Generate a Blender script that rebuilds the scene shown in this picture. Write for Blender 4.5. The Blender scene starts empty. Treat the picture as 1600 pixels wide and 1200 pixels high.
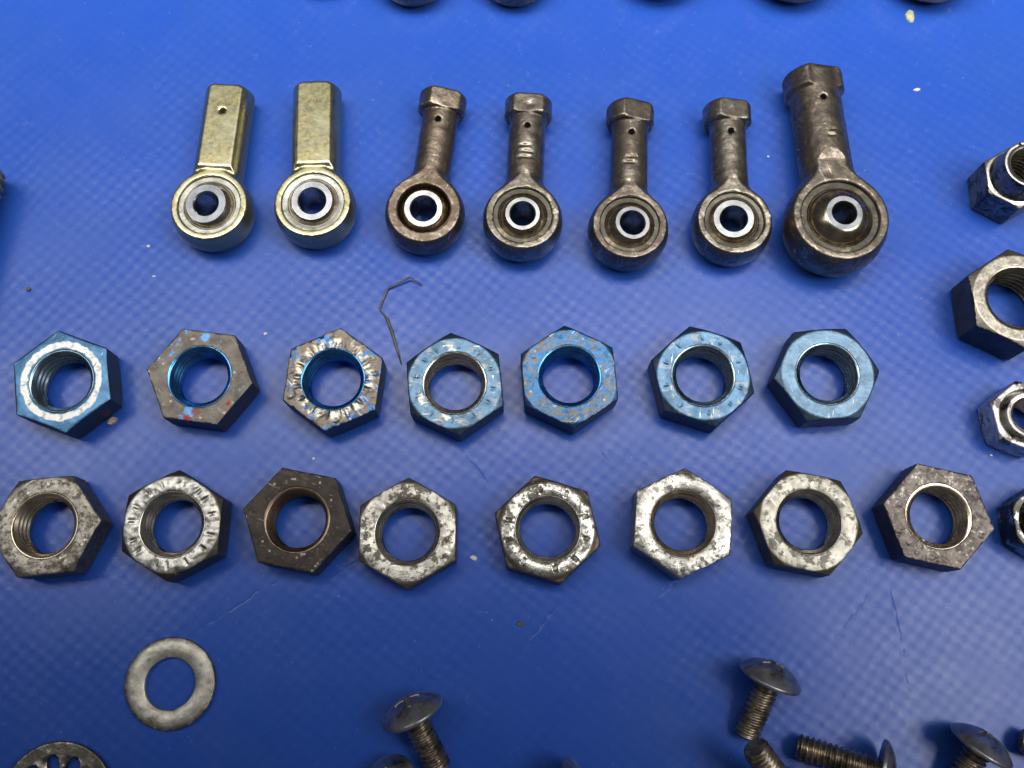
import bpy, math, random
import numpy as np
from mathutils import Vector, Matrix, Quaternion

MM = 0.001
scene = bpy.context.scene
COL = scene.collection

# ------------------------------------------------------------------ camera
H, TILT = 157.0, math.radians(14.5)
cam_d = bpy.data.cameras.new('camera')
cam_d.sensor_width = 36.0
cam_d.lens = 36.0
cam_d.clip_start = 0.005
cam_d.clip_end = 20.0
cam_d.dof.use_dof = True
cam_d.dof.focus_distance = 0.156
cam_d.dof.aperture_fstop = 34.0
cam = bpy.data.objects.new('camera', cam_d)
cam.location = (0.0, -H * math.tan(TILT) * MM, H * MM)
cam.rotation_euler = (TILT, 0.0, 0.0)
COL.objects.link(cam)
scene.camera = cam

# ------------------------------------------------------------------ light
world = bpy.data.worlds.new('World')
scene.world = world
world.use_nodes = True
wbg = world.node_tree.nodes['Background']
wbg.inputs['Color'].default_value = (0.95, 0.96, 1.0, 1)
wbg.inputs['Strength'].default_value = 0.06


def area(name, loc, target, sx, sy, watts, col, spread=180):
    d = bpy.data.lights.new(name, 'AREA')
    d.shape = 'RECTANGLE'
    d.size, d.size_y = sx, sy
    d.energy = watts
    d.color = col
    d.spread = math.radians(spread)
    o = bpy.data.objects.new(name, d)
    o.location = loc
    v = Vector(target) - Vector(loc)
    o.rotation_euler = v.to_track_quat('-Z', 'Y').to_euler()
    COL.objects.link(o)
    return o


area('ceiling_panel_middle', (0.0, 0.155, 0.50), (0.0, 0.60, 0.0), 0.36, 0.25, 4.1, (1.0, 0.98, 0.95), 128)
area('ceiling_panel_left', (-0.31, 0.15, 0.46), (-0.27, 0.42, 0.0), 0.26, 0.30, 1.65, (0.97, 0.98, 1.0), 112)
area('ceiling_panel_right', (0.30, 0.07, 0.46), (0.27, 0.34, 0.0), 0.28, 0.44, 1.85, (0.97, 0.98, 1.0), 112)

scene.view_settings.view_transform = 'Standard'
scene.view_settings.look = 'None'
scene.view_settings.exposure = 0.0
scene.view_settings.gamma = 1.0
scene.view_settings.use_curve_mapping = False
scene.cycles.use_adaptive_sampling = True
scene.cycles.adaptive_threshold = 0.02
scene.cycles.max_bounces = 6
scene.cycles.sample_clamp_indirect = 4.0


# ------------------------------------------------------------------ node helpers
class Nodes:
    def __init__(self, name):
        self.m = bpy.data.materials.new(name)
        self.m.use_nodes = True
        self.t = self.m.node_tree
        self.bsdf = self.t.nodes['Principled BSDF']
        tc = self.t.nodes.new('ShaderNodeTexCoord')
        s = self.t.nodes.new('ShaderNodeVectorMath')
        s.operation = 'SCALE'
        s.inputs['Scale'].default_value = 1000.0
        self.t.links.new(tc.outputs['Object'], s.inputs[0])
        self.co = s.outputs[0]
        self._sep = None
        self._r = None
        self._nz = None

    def link(self, a, b):
        if isinstance(a, (int, float)):
            b.default_value = a
        elif isinstance(a, tuple):
            b.default_value = (*a, 1.0) if len(a) == 3 and len(b.default_value) == 4 else a
        else:
            self.t.links.new(a, b)

    def math(self, op, a, b=0.0, c=0.0, clamp=False):
        n = self.t.nodes.new('ShaderNodeMath')
        n.operation = op
        n.use_clamp = clamp
        for k, v in enumerate((a, b, c)):
            self.link(v, n.inputs[k])
        return n.outputs[0]

    def sep(self):
        if self._sep is None:
            n = self.t.nodes.new('ShaderNodeSeparateXYZ')
            self.t.links.new(self.co, n.inputs[0])
            self._sep = n.outputs
        return self._sep

    def radius(self):
        if self._r is None:
            s = self.sep()
            self._r = self.math('SQRT', self.math('ADD', self.math('MULTIPLY', s[0], s[0]), self.math('MULTIPLY', s[1], s[1])))
        return self._r

    def normal_z(self):
        if self._nz is None:
            g = self.t.nodes.new('ShaderNodeNewGeometry')
            n = self.t.nodes.new('ShaderNodeSeparateXYZ')
            self.t.links.new(g.outputs['True Normal'], n.inputs[0])
            self._nz = n.outputs[2]
        return self._nz

    def offset(self, vec, seed):
        n = self.t.nodes.new('ShaderNodeVectorMath')
        n.operation = 'ADD'
        self.t.links.new(vec, n.inputs[0])
        n.inputs[1].default_value = (seed * 17.31, seed * 7.77, seed * 3.19)
        return n.outputs[0]

    def noise(self, scale, detail=3.0, rough=0.55, seed=0.0, vec=None, dist=0.0):
        n = self.t.nodes.new('ShaderNodeTexNoise')
        self.t.links.new(self.offset(vec or self.co, seed), n.inputs['Vector'])
        n.inputs['Scale'].default_value = scale
        n.inputs['Detail'].default_value = detail
        n.inputs['Roughness'].default_value = rough
        n.inputs['Distortion'].default_value = dist
        return n.outputs['Fac']

    def step(self, v, lo, hi, a=0.0, b=1.0):
        n = self.t.nodes.new('ShaderNodeMapRange')
        n.interpolation_type = 'SMOOTHSTEP'
        self.link(v, n.inputs['Value'])
        n.inputs['From Min'].default_value = lo
        n.inputs['From Max'].default_value = hi
        n.inputs['To Min'].default_value = a
        n.inputs['To Max'].default_value = b
        return n.outputs[0]

    def mix(self, f, a, b):
        n = self.t.nodes.new('ShaderNodeMix')
        n.data_type = 'RGBA'
        self.link(f, n.inputs[0])
        self.link(a, n.inputs[6])
        self.link(b, n.inputs[7])
        return n.outputs[2]

    def mixf(self, f, a, b):
        n = self.t.nodes.new('ShaderNodeMix')
        n.data_type = 'FLOAT'
        self.link(f, n.inputs[0])
        self.link(a, n.inputs[2])
        self.link(b, n.inputs[3])
        return n.outputs[0]

    def polar(self, ka, kr):
        """vector (angle*ka, r*kr, 0) for marks that run radially on a ring"""
        s = self.sep()
        a = self.math('ARCTAN2', s[1], s[0])
        c = self.t.nodes.new('ShaderNodeCombineXYZ')
        self.link(self.math('MULTIPLY', a, ka), c.inputs[0])
        self.link(self.math('MULTIPLY', self.radius(), kr), c.inputs[1])
        return c.outputs[0]

    def bump(self, height, dist_mm, strength=1.0, normal=None):
        b = self.t.nodes.new('ShaderNodeBump')
        b.inputs['Strength'].default_value = strength
        b.inputs['Distance'].default_value = dist_mm * MM
        self.link(height, b.inputs['Height'])
        if normal is not None:
            self.t.links.new(normal, b.inputs['Normal'])
        return b.outputs[0]


def worn(name, base, rough, metal=1.0, layers=(), seed=0.0, bump=(2.2, 0.03), rough_var=0.12, tint=None, turned=0.0):
    """metal with patches: each layer is (colour, roughness, metallic, [mask terms])"""
    n = Nodes(name)
    v = n.noise(0.45, 4, 0.6, seed + 0.3)
    d = tuple(c * 0.62 for c in base)
    col = n.mix(n.step(v, 0.38, 0.66), base, tint or d)
    rg = n.math('ADD', n.math('MULTIPLY', n.math('SUBTRACT', n.noise(1.3, 4, 0.6, seed + 1.7), 0.5), rough_var * 2), rough)
    mt = metal
    hs = n.noise(bump[0], 5, 0.6, seed + 4.1)
    if turned:
        hs = n.math('ADD', hs, n.math('MULTIPLY', n.noise(1.0, 2, 0.5, seed, n.polar(1.2, 9.0)), turned))
    for k, (lc, lr, lm, terms) in enumerate(layers):
        f = None
        for tm in terms:
            kind = tm[0]
            if kind == 'noise':
                _, sc, thr, soft = tm[:4]
                det = tm[4] if len(tm) > 4 else 4
                bias = n.math('MULTIPLY', n.math('SUBTRACT', n.noise(0.16, 1, 0.5, seed + 3.0 * k), 0.5), 0.22)
                t = n.step(n.math('ADD', n.noise(sc * 1.45, det, 0.74, seed + 11.0 * (k + 1)), bias), thr - soft - 0.028, thr + soft + 0.028)
            elif kind == 'polar':
                _, ka, kr, thr, soft = tm
                t = n.step(n.noise(1.0, 3, 0.6, seed + 5.0 * (k + 1), n.polar(ka, kr)), thr - soft, thr + soft)
            elif kind == 'ring':
                _, r0, r1, sf = tm
                wob = n.math('ADD', n.radius(), n.math('MULTIPLY', n.math('SUBTRACT', n.noise(0.9, 2, 0.5, seed + 2.0), 0.5), 0.8))
                t = n.math('MULTIPLY', n.step(wob, r0 - sf, r0 + sf), n.step(wob, r1 - sf, r1 + sf, 1, 0))
            elif kind == 'top':
                t = n.step(n.normal_z(), 0.80, 0.95)
            elif kind == 'worn_edge':
                g = n.t.nodes.new('ShaderNodeNewGeometry')
                pt = n.math('ADD', g.outputs['Pointiness'], n.math('MULTIPLY', n.math('SUBTRACT', n.noise(0.9, 3, 0.6, seed + 9.0), 0.5), 0.10))
                t = n.step(pt, tm[1], tm[1] + 0.06)
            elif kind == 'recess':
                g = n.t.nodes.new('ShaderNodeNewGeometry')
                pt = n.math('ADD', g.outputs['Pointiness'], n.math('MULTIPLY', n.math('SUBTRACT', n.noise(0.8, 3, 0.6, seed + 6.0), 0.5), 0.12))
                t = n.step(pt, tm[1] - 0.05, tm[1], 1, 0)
            elif kind == 'scratch':
                _, ang, thr = tm
                sp = n.sep()
                c_, s_ = math.cos(math.radians(ang)), math.sin(math.radians(ang))
                cv = n.t.nodes.new('ShaderNodeCombineXYZ')
                n.link(n.math('MULTIPLY', n.math('ADD', n.math('MULTIPLY', sp[0], c_), n.math('MULTIPLY', sp[1], s_)), 0.35), cv.inputs[0])
                n.link(n.math('MULTIPLY', n.math('SUBTRACT', n.math('MULTIPLY', sp[1], c_), n.math('MULTIPLY', sp[0], s_)), 5.0), cv.inputs[1])
                n.link(n.math('MULTIPLY', sp[2], 0.6), cv.inputs[2])
                t = n.step(n.noise(1.0, 1, 0.5, seed + ang, cv.outputs[0]), thr, thr + 0.05)
            elif kind == 'side':      # steep and underside faces, where colour stands in for shade
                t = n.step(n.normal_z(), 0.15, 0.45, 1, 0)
            elif kind == 'edge':      # outside a radius
                t = n.step(n.radius(), tm[1] - tm[2], tm[1] + tm[2])
            elif kind == 'below':
                t = n.step(n.sep()[2], tm[1] - 0.15, tm[1] + 0.15, 1, 0)
            elif kind == 'amount':
                t = tm[1]
            elif kind == 'spot':      # a blot at a known place
                _, sx, sy, rr, sf = tm
                s = n.sep()
                dx = n.math('SUBTRACT', s[0], sx)
                dy = n.math('SUBTRACT', s[1], sy)
                dd = n.math('SQRT', n.math('ADD', n.math('MULTIPLY', dx, dx), n.math('MULTIPLY', dy, dy)))
                dd = n.math('ADD', dd, n.math('MULTIPLY', n.math('SUBTRACT', n.noise(1.6, 3, 0.6, seed + sx), 0.5), rr * 1.6))
                t = n.step(dd, rr - sf, rr + sf, 1, 0)
            f = t if f is None else n.math('MULTIPLY', f, t)
        col = n.mix(f, col, lc)
        rg = n.mixf(f, rg, lr)
        mt = n.mixf(f, mt, lm)
    n.link(col, n.bsdf.inputs['Base Color'])
    n.link(rg, n.bsdf.inputs['Roughness'])
    n.link(mt, n.bsdf.inputs['Metallic'])
    n.t.links.new(n.bump(hs, bump[1]), n.bsdf.inputs['Normal'])
    return n.m


# ------------------------------------------------------------------ mesh from a distance field
def surface_nets(F, org, h):
    """quads on the zero level of F (negative inside), vertices in mm"""
    nx, ny, nz = F.shape
    S = F < 0
    c = np.zeros((nx - 1, ny - 1, nz - 1), np.int8)
    offs = [(i, j, k) for i in (0, 1) for j in (0, 1) for k in (0, 1)]
    for i, j, k in offs:
        c += S[i:nx - 1 + i, j:ny - 1 + j, k:nz - 1 + k]
    act = np.argwhere((c > 0) & (c < 8))
    idx = np.full(c.shape, -1, np.int64)
    idx[act[:, 0], act[:, 1], act[:, 2]] = np.arange(len(act))
    vals = np.stack([F[act[:, 0] + i, act[:, 1] + j, act[:, 2] + k] for i, j, k in offs], 1)
    O = np.array(offs, float)
    acc = np.zeros((len(act), 3))
    cnt = np.zeros(len(act))
    for a in range(8):
        for b in range(a + 1, 8):
            if np.abs(O[a] - O[b]).sum() != 1:
                continue
            fa, fb = vals[:, a], vals[:, b]
            m = (fa < 0) != (fb < 0)
            t = fa[m] / (fa[m] - fb[m])
            acc[m] += O[a] + t[:, None] * (O[b] - O[a])
            cnt[m] += 1
    V = (act + acc / cnt[:, None]) * h + np.array(org)
    quads = []
    for ax in range(3):
        sl0 = [slice(None)] * 3
        sl1 = [slice(None)] * 3
        sl0[ax] = slice(0, -1)
        sl1[ax] = slice(1, None)
        A, B = S[tuple(sl0)], S[tuple(sl1)]
        e = np.argwhere(A != B)
        b, d = (ax + 1) % 3, (ax + 2) % 3
        ok = (e[:, b] > 0) & (e[:, d] > 0) & (e[:, b] < F.shape[b] - 1) & (e[:, d] < F.shape[d] - 1)
        e = e[ok]
        fl = A[e[:, 0], e[:, 1], e[:, 2]]
        def cell(db, dd):
            q = e.copy()
            q[:, b] -= db
            q[:, d] -= dd
            return idx[q[:, 0], q[:, 1], q[:, 2]]
        q = np.stack([cell(1, 1), cell(0, 1), cell(0, 0), cell(1, 0)], 1)
        q[~fl] = q[~fl][:, ::-1]
        quads.append(q)
    return V, np.concatenate(quads)


def grid(lo, hi, h):
    ax = [np.arange(lo[i] - 2 * h, hi[i] + 2.5 * h, h) for i in range(3)]
    X, Y, Z = np.meshgrid(*ax, indexing='ij')
    return X, Y, Z, (ax[0][0], ax[1][0], ax[2][0])


def to_mesh(name, V, Q):
    used = np.unique(Q)
    remap = np.zeros(len(V), np.int64)
    remap[used] = np.arange(len(used))
    V = V[used] * MM
    Q = remap[Q]
    me = bpy.data.meshes.new(name)
    me.vertices.add(len(V))
    me.vertices.foreach_set('co', V.astype(np.float32).ravel())
    me.loops.add(len(Q) * 4)
    me.loops.foreach_set('vertex_index', Q.astype(np.int32).ravel())
    me.polygons.add(len(Q))
    me.polygons.foreach_set('loop_start', np.arange(0, len(Q) * 4, 4, dtype=np.int32))
    me.polygons.foreach_set('loop_total', np.full(len(Q), 4, np.int32))
    me.polygons.foreach_set('use_smooth', np.ones(len(Q), bool))
    me.update(calc_edges=True)
    me.validate()
    return me


def vnoise2(X, Y, cell, seed):
    rs = np.random.RandomState(seed)
    T = rs.rand(64, 64)
    x, y = X / cell + 32, Y / cell + 32
    i, j = np.floor(x).astype(int), np.floor(y).astype(int)
    u, v = x - i, y - j
    u, v = u * u * (3 - 2 * u), v * v * (3 - 2 * v)
    i, j, i1, j1 = i % 64, j % 64, (i + 1) % 64, (j + 1) % 64
    return (T[i, j] * (1 - u) * (1 - v) + T[i1, j] * u * (1 - v) + T[i, j1] * (1 - u) * v + T[i1, j1] * u * v) - 0.5


def vnoise3(X, Y, Z, cell, seed):
    return (vnoise2(X + 0.7 * Z, Y - 0.4 * Z, cell, seed) + vnoise2(Y + 3.1, Z * 1.1 + 0.5 * X, cell, seed + 1)
            + vnoise2(Z - 5.3, X + 0.3 * Y, cell, seed + 2)) * 0.6


def smin(a, b, k):
    hh = np.clip(0.5 + 0.5 * (b - a) / k, 0, 1)
    return b * (1 - hh) + a * hh - k * hh * (1 - hh)


# ------------------------------------------------------------------ object helpers
def empty(name, loc, label, cat, group=None, quat=None, rz=0.0):
    o = bpy.data.objects.new(name, None)
    o.empty_display_size = 0.004
    COL.objects.link(o)
    o.location = (loc[0] * MM, loc[1] * MM, loc[2] * MM)
    if quat is not None:
        o.rotation_mode = 'QUATERNION'
        o.rotation_quaternion = quat
    else:
        o.rotation_euler = (0, 0, math.radians(rz))
    tag(o, label, cat, group)
    return o


def tag(o, label, cat, group=None):
    o['label'] = label
    o['category'] = cat
    if group:
        o['group'] = group
    return o


def part(name, me, mat, parent=None, loc=None, quat=None, label=None):
    if mat is not None and not me.materials:
        me.materials.append(mat)
    o = bpy.data.objects.new(name, me)
    COL.objects.link(o)
    if mat is not None and me.materials[0] != mat:
        o.material_slots[0].link = 'OBJECT'
        o.material_slots[0].material = mat
    if parent is not None:
        o.parent = parent
    if loc is not None:
        o.location = (loc[0] * MM, loc[1] * MM, loc[2] * MM)
    if quat is not None:
        o.rotation_mode = 'QUATERNION'
        o.rotation_quaternion = quat
    if label:
        o['label'] = label
    return o


def lathe(name, prof, seg=96, jitter=0.0, seed=0):
    """closed profile of (r, z) in mm spun about z"""
    rs = random.Random(seed)
    n = len(prof)
    vs, fs = [], []
    for i in range(seg):
        a = 2 * math.pi * i / seg
        for r, z in prof:
            q = r + rs.uniform(-jitter, jitter)
            vs.append((q * math.cos(a) * MM, q * math.sin(a) * MM, (z + rs.uniform(-jitter, jitter)) * MM))
    for i in range(seg):
        for j in range(n):
            a0, a1 = i * n + j, i * n + (j + 1) % n
            b0, b1 = ((i + 1) % seg) * n + j, ((i + 1) % seg) * n + (j + 1) % n
            fs.append((a0, b0, b1, a1))
    me = bpy.data.meshes.new(name)
    me.from_pydata(vs, [], fs)
    import bmesh
    bm = bmesh.new()
    bm.from_mesh(me)
    bmesh.ops.recalc_face_normals(bm, faces=bm.faces)
    for f in bm.faces:
        f.smooth = True
    for e in bm.edges:
        if len(e.link_faces) == 2 and e.calc_face_angle(0) > math.radians(35):
            e.smooth = False
    bm.to_mesh(me)
    bm.free()
    return me


# ------------------------------------------------------------------ blue vinyl sheet
def vinyl_material():
    n = Nodes('blue_vinyl')
    ang = math.radians(6)
    s = n.sep()
    warp = n.math('MULTIPLY', n.math('SUBTRACT', n.noise(0.16, 0, 0.5, 3.0), 0.5), 1.1)
    warp2 = n.math('MULTIPLY', n.math('SUBTRACT', n.noise(0.16, 0, 0.5, 13.0), 0.5), 1.1)
    x = n.math('ADD', n.math('ADD', n.math('MULTIPLY', s[0], math.cos(ang)), n.math('MULTIPLY', s[1], math.sin(ang))), warp)
    y = n.math('ADD', n.math('SUBTRACT', n.math('MULTIPLY', s[1], math.cos(ang)), n.math('MULTIPLY', s[0], math.sin(ang))), warp2)
    wx = n.math('SINE', n.math('MULTIPLY', x, 2 * math.pi / 2.65))
    wy = n.math('SINE', n.math('MULTIPLY', y, 2 * math.pi / 2.45))
    weave = n.math('MULTIPLY', wx, wy)
    amp = n.step(n.noise(0.06, 2, 0.6, 8.0), 0.35, 0.62, 0.30, 1.0)
    irregular = n.math('ADD', n.math('MULTIPLY', n.noise(0.62, 1, 0.6, 5.0), 3.2), -0.7)
    weave = n.math('MULTIPLY', n.math('MULTIPLY', weave, irregular), amp)
    fine = n.noise(6.0, 1, 0.6, 1.0)
    broad = n.noise(0.035, 1, 0.5, 2.0)
    # creases left in the coating: (x0, y0, x1, y1) in mm
    crease = None
    wob = n.math('MULTIPLY', n.math('SUBTRACT', n.noise(0.35, 1, 0.5, 4.0), 0.5), 1.1)
    for x0, y0, x1, y1 in ((-8.4, -9.6, -3.5, -16.4), (0.8, -41.5, 7.7, -33.5), (22.0, -33.5, 28.5, -26.5),
                           (-29.5, -31.0, -23.0, -27.5), (47.0, -40.0, 55.5, -30.5), (-47.5, -38.3, -35.0, -30.5),
                           (13.2, -10.3, 15.5, -12.8), (57.0, -31.0, 58.5, -47.0)):
        L = math.hypot(x1 - x0, y1 - y0)
        ux, uy = (x1 - x0) / L, (y1 - y0) / L
        dx, dy = n.math('SUBTRACT', s[0], x0), n.math('SUBTRACT', s[1], y0)
        al = n.math('ADD', n.math('MULTIPLY', dx, ux), n.math('MULTIPLY', dy, uy))
        ac = n.math('ADD', n.math('SUBTRACT', n.math('MULTIPLY', dy, ux), n.math('MULTIPLY', dx, uy)), wob)
        f = n.math('MULTIPLY', n.step(n.math('ABSOLUTE', ac), 0.04, 0.26, 1, 0),
                   n.math('MULTIPLY', n.step(al, 0.0, 1.6), n.step(al, L - 1.6, L, 1, 0)))
        crease = f if crease is None else n.math('MAXIMUM', crease, f)
    gaps = n.step(n.noise(0.5, 1, 0.6, 21.0), 0.38, 0.6)
    crease = n.math('MULTIPLY', crease, gaps)
    hgt = n.math('ADD', n.math('MULTIPLY', broad, 0.7), n.math('MULTIPLY', weave, 0.009))
    hgt = n.math('ADD', hgt, n.math('MULTIPLY', fine, 0.006))
    hgt = n.math('ADD', hgt, n.math('MULTIPLY', crease, -0.03))
    nrm = n.bump(hgt, 1.0)
    base = n.mix(n.step(n.noise(0.05, 2, 0.6, 6.0), 0.35, 0.7), (0.020, 0.088, 0.470), (0.023, 0.092, 0.445))
    base = n.mix(n.math('MULTIPLY', crease, 0.13), base, (0.015, 0.04, 0.22))
    scuff = n.step(n.noise(0.42, 4, 0.72, 12.0), 0.62, 0.80)
    base = n.mix(n.math('MULTIPLY', scuff, 0.38), base, (0.20, 0.27, 0.50))
    dust = n.step(n.noise(2.6, 1, 0.5, 31.0), 0.765, 0.80)
    base = n.mix(n.math('MULTIPLY', dust, 0.5), base, (0.45, 0.48, 0.55))
    n.link(base, n.bsdf.inputs['Base Color'])
    rg = n.math('ADD', n.math('MULTIPLY', n.noise(0.2, 2, 0.6, 9.0), 0.14), 0.21)
    n.link(rg, n.bsdf.inputs['Roughness'])
    n.bsdf.inputs['IOR'].default_value = 1.5
    n.link(n.step(weave, -0.80, 0.90, 0.30, 0.45), n.bsdf.inputs['Specular IOR Level'])
    n.t.links.new(nrm, n.bsdf.inputs['Normal'])
    return n.m


def build_sheet():
    w, t, ch = 420.0, 1.2, 0.3
    prof = [(-w, -t), (w, -t), (w, -ch), (w - ch, 0), (-w + ch, 0), (-w, -ch)]
    me = bpy.data.meshes.new('vinyl_sheet')
    vs = [(x * MM, y * MM, z * MM) for y in (-w, w) for x, z in prof]
    k = len(prof)
    fs = [tuple(range(k))[::-1], tuple(range(k, 2 * k))] + [(i, (i + 1) % k, k + (i + 1) % k, k + i) for i in range(k)]
    me.from_pydata(vs, [], [tuple(reversed(f)) for f in fs])
    import bmesh
    bm = bmesh.new(); bm.from_mesh(me)
    bmesh.ops.recalc_face_normals(bm, faces=bm.faces)
    bm.to_mesh(me); bm.free()
    o = part('vinyl_sheet', me, vinyl_material())
    o['kind'] = 'structure'
    o['label'] = 'blue woven vinyl sheet the hardware lies on'
    return o


build_sheet()


# ------------------------------------------------------------------ hexagon nuts
def nut_field(X, Y, Z, t, af, rmin, rcs, chamf=None, chamf_ang=30, dome=0.0, dents=(), rough=0.0, seed=1, chamf_bot=True,
              pitch=1.2, tdepth=0.52, edge_wear=0.05):
    r = np.sqrt(X * X + Y * Y)
    phi = np.arctan2(Y, X)
    hx = None
    for k in range(3):
        a = math.radians(30 + 60 * k)
        d = np.abs(X * math.cos(a) + Y * math.sin(a)) - af / 2
        hx = d if hx is None else np.maximum(hx, d)
    low = vnoise2(X, Y, 2.5, seed)
    hx = hx + edge_wear * low
    zt = np.full_like(X, t)
    if dome:
        rm, wd = (rcs + (chamf or af / 2)) / 2, ((chamf or af / 2) - rcs) / 2
        zt = zt - dome * np.clip((r - rm) / wd, -1.6, 1.6) ** 2
    if rough:
        zt = zt + rough * (vnoise2(X, Y, 1.1, seed + 3) + 0.6 * vnoise2(X, Y, 0.5, seed + 4) + 0.7 * vnoise2(X, Y, 2.3, seed + 9)) \
             - rough * 1.6 * np.clip(vnoise2(X, Y, 0.9, seed + 5) - 0.22, 0, 1) * 3
    for (ang, rad, ln, wd, dp) in dents:
        a = math.radians(ang)
        u = X * math.cos(a) + Y * math.sin(a) - rad
        v = -X * math.sin(a) + Y * math.cos(a)
        zt = zt - dp * np.exp(-(u / ln) ** 4 - (v / wd) ** 2) + dp * 0.3 * np.exp(-(u / ln) ** 4 - ((v - 1.5 * wd) / wd) ** 2)
    f = np.maximum(hx, np.maximum(Z - zt, -Z))
    if chamf:
        tn = math.tan(math.radians(chamf_ang))
        f = np.maximum(f, ((r + 0.10 * low - chamf) * tn + (Z - t)) * math.cos(math.radians(chamf_ang)))
    if chamf_bot:
        f = np.maximum(f, ((r - af / 2 * 1.0) * 0.577 - Z) * 0.87)
    rb = np.full_like(X, rmin + tdepth + 0.16)
    rb = np.maximum(rb, rcs - (t - Z))
    rb = np.maximum(rb, rcs - Z)
    f = np.maximum(f, rb - r)
    return f


def bore_mesh(t, rmin, rcs, pitch, tdepth, top=None, seg=120):
    """helical inside thread as a closed sleeve"""
    top = top or t
    ro = rmin + tdepth + 0.24
    z0, z1 = max(rcs - ro, 0.05) + 0.02, top - max(rcs - ro, 0.05) - 0.02
    nz = int((z1 - z0) / pitch * 18)
    zz = np.linspace(z0, z1, nz)
    ph = np.linspace(0, 2 * math.pi, seg, endpoint=False)
    P, Zg = np.meshgrid(ph, zz, indexing='ij')
    tri = np.abs(((Zg / pitch + P / (2 * math.pi)) % 1.0) - 0.5) * 2
    R = rmin + tdepth * np.clip(1.15 * tri - 0.07, 0, 1)
    R = np.maximum(R, np.minimum(rcs - np.minimum(top - Zg, Zg), ro - 0.02))
    R[:, 0] = ro - 0.03
    R[:, -1] = ro - 0.03
    Vi = np.stack([R * np.cos(P), R * np.sin(P), Zg], -1)
    Vo = np.stack([ro * np.cos(P[:, ::-1]), ro * np.sin(P[:, ::-1]), Zg[:, ::-1]], -1)[:, [0, -1]]
    Vv = np.concatenate([Vi, Vo], 1)
    m = Vv.shape[1]
    idx = np.arange(seg * m).reshape(seg, m)
    a, b = idx, np.roll(idx, -1, 0)
    Q = np.stack([a, np.roll(a, -1, 1), np.roll(b, -1, 1), b], -1).reshape(-1, 4)
    return to_mesh('threaded_bore', Vv.reshape(-1, 3), Q)


def build_nut(name, loc, rot, label, mat, tmat, group=None, h=0.16, cat='nut', extra=None, cut=None, **kw):
    t, af = kw['t'], kw['af']
    R = af / math.sqrt(3)
    top = t + (extra[0] if extra else 0.0)
    X, Y, Z, org = grid((-R, -R, 0), (R, R, top + 0.3), h)
    F = nut_field(X, Y, Z, **kw)
    if extra:
        F = extra[1](X, Y, Z, F)
    V, Q = surface_nets(F, org, h)
    root = empty(name, (loc[0], loc[1], 0.0), label, cat, group, rz=rot)
    part('nut_body', to_mesh('nut_body', V, Q), mat, root)
    part('threaded_bore', bore_mesh(t, kw['rmin'], kw['rcs'], kw.get('pitch', 1.2), kw.get('tdepth', 0.52), top if extra else None), tmat, root)
    return root


# colours
BLUE = (0.10, 0.27, 0.50)
BLUE_BRIGHT = (0.07, 0.27, 0.66)
STEEL = (0.50, 0.47, 0.41)
SILVER = (0.72, 0.69, 0.60)
BROWN = (0.20, 0.17, 0.14)
DARK = (0.10, 0.085, 0.07)
SOOT = (0.055, 0.05, 0.045)
RED = (0.45, 0.03, 0.04)
BRIGHT = (0.86, 0.84, 0.78)

SIDE_SHADE = (0.050, 0.050, 0.058)  # painted shade for the side faces of the nuts


def rubbed(col, rough=0.36, amount=0.8, at=0.535):
    return (col, rough, 1.0, [('worn_edge', at), ('amount', amount)])


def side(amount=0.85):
    return (SIDE_SHADE, 0.5, 0.4, [('side',), ('amount', amount)])


def thread_mat(name, col, seed, root=4.36, groove_col=(0.03, 0.026, 0.022), rough=0.24, top=4.55):
    """bright crests, darker colour in the grooves"""
    return worn(name, col, rough, layers=[(groove_col, 0.6, 0.4, [('edge', root, 0.13), ('below', top)])], seed=seed, bump=(0.8, 0.005), rough_var=0.05)


t_steel = thread_mat('steel_thread', (0.66, 0.62, 0.55), 2.0)
t_blue = thread_mat('blue_thread', (0.10, 0.36, 0.78), 3.0, groove_col=(0.02, 0.06, 0.14))
t_bluegrey = thread_mat('worn_blue_thread', (0.36, 0.48, 0.58), 4.0, groove_col=(0.03, 0.04, 0.05))
t_brown = thread_mat('brown_thread', (0.32, 0.23, 0.16), 5.0, rough=0.34)
t_warm = thread_mat('warm_steel_thread', (0.74, 0.63, 0.46), 6.0)
t_big = thread_mat('warm_steel_coarse_thread', (0.50, 0.43, 0.32), 6.5, root=4.72, top=6.5)
t_small = thread_mat('fine_thread', (0.50, 0.45, 0.36), 6.8, root=2.98, top=20.0)

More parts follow.
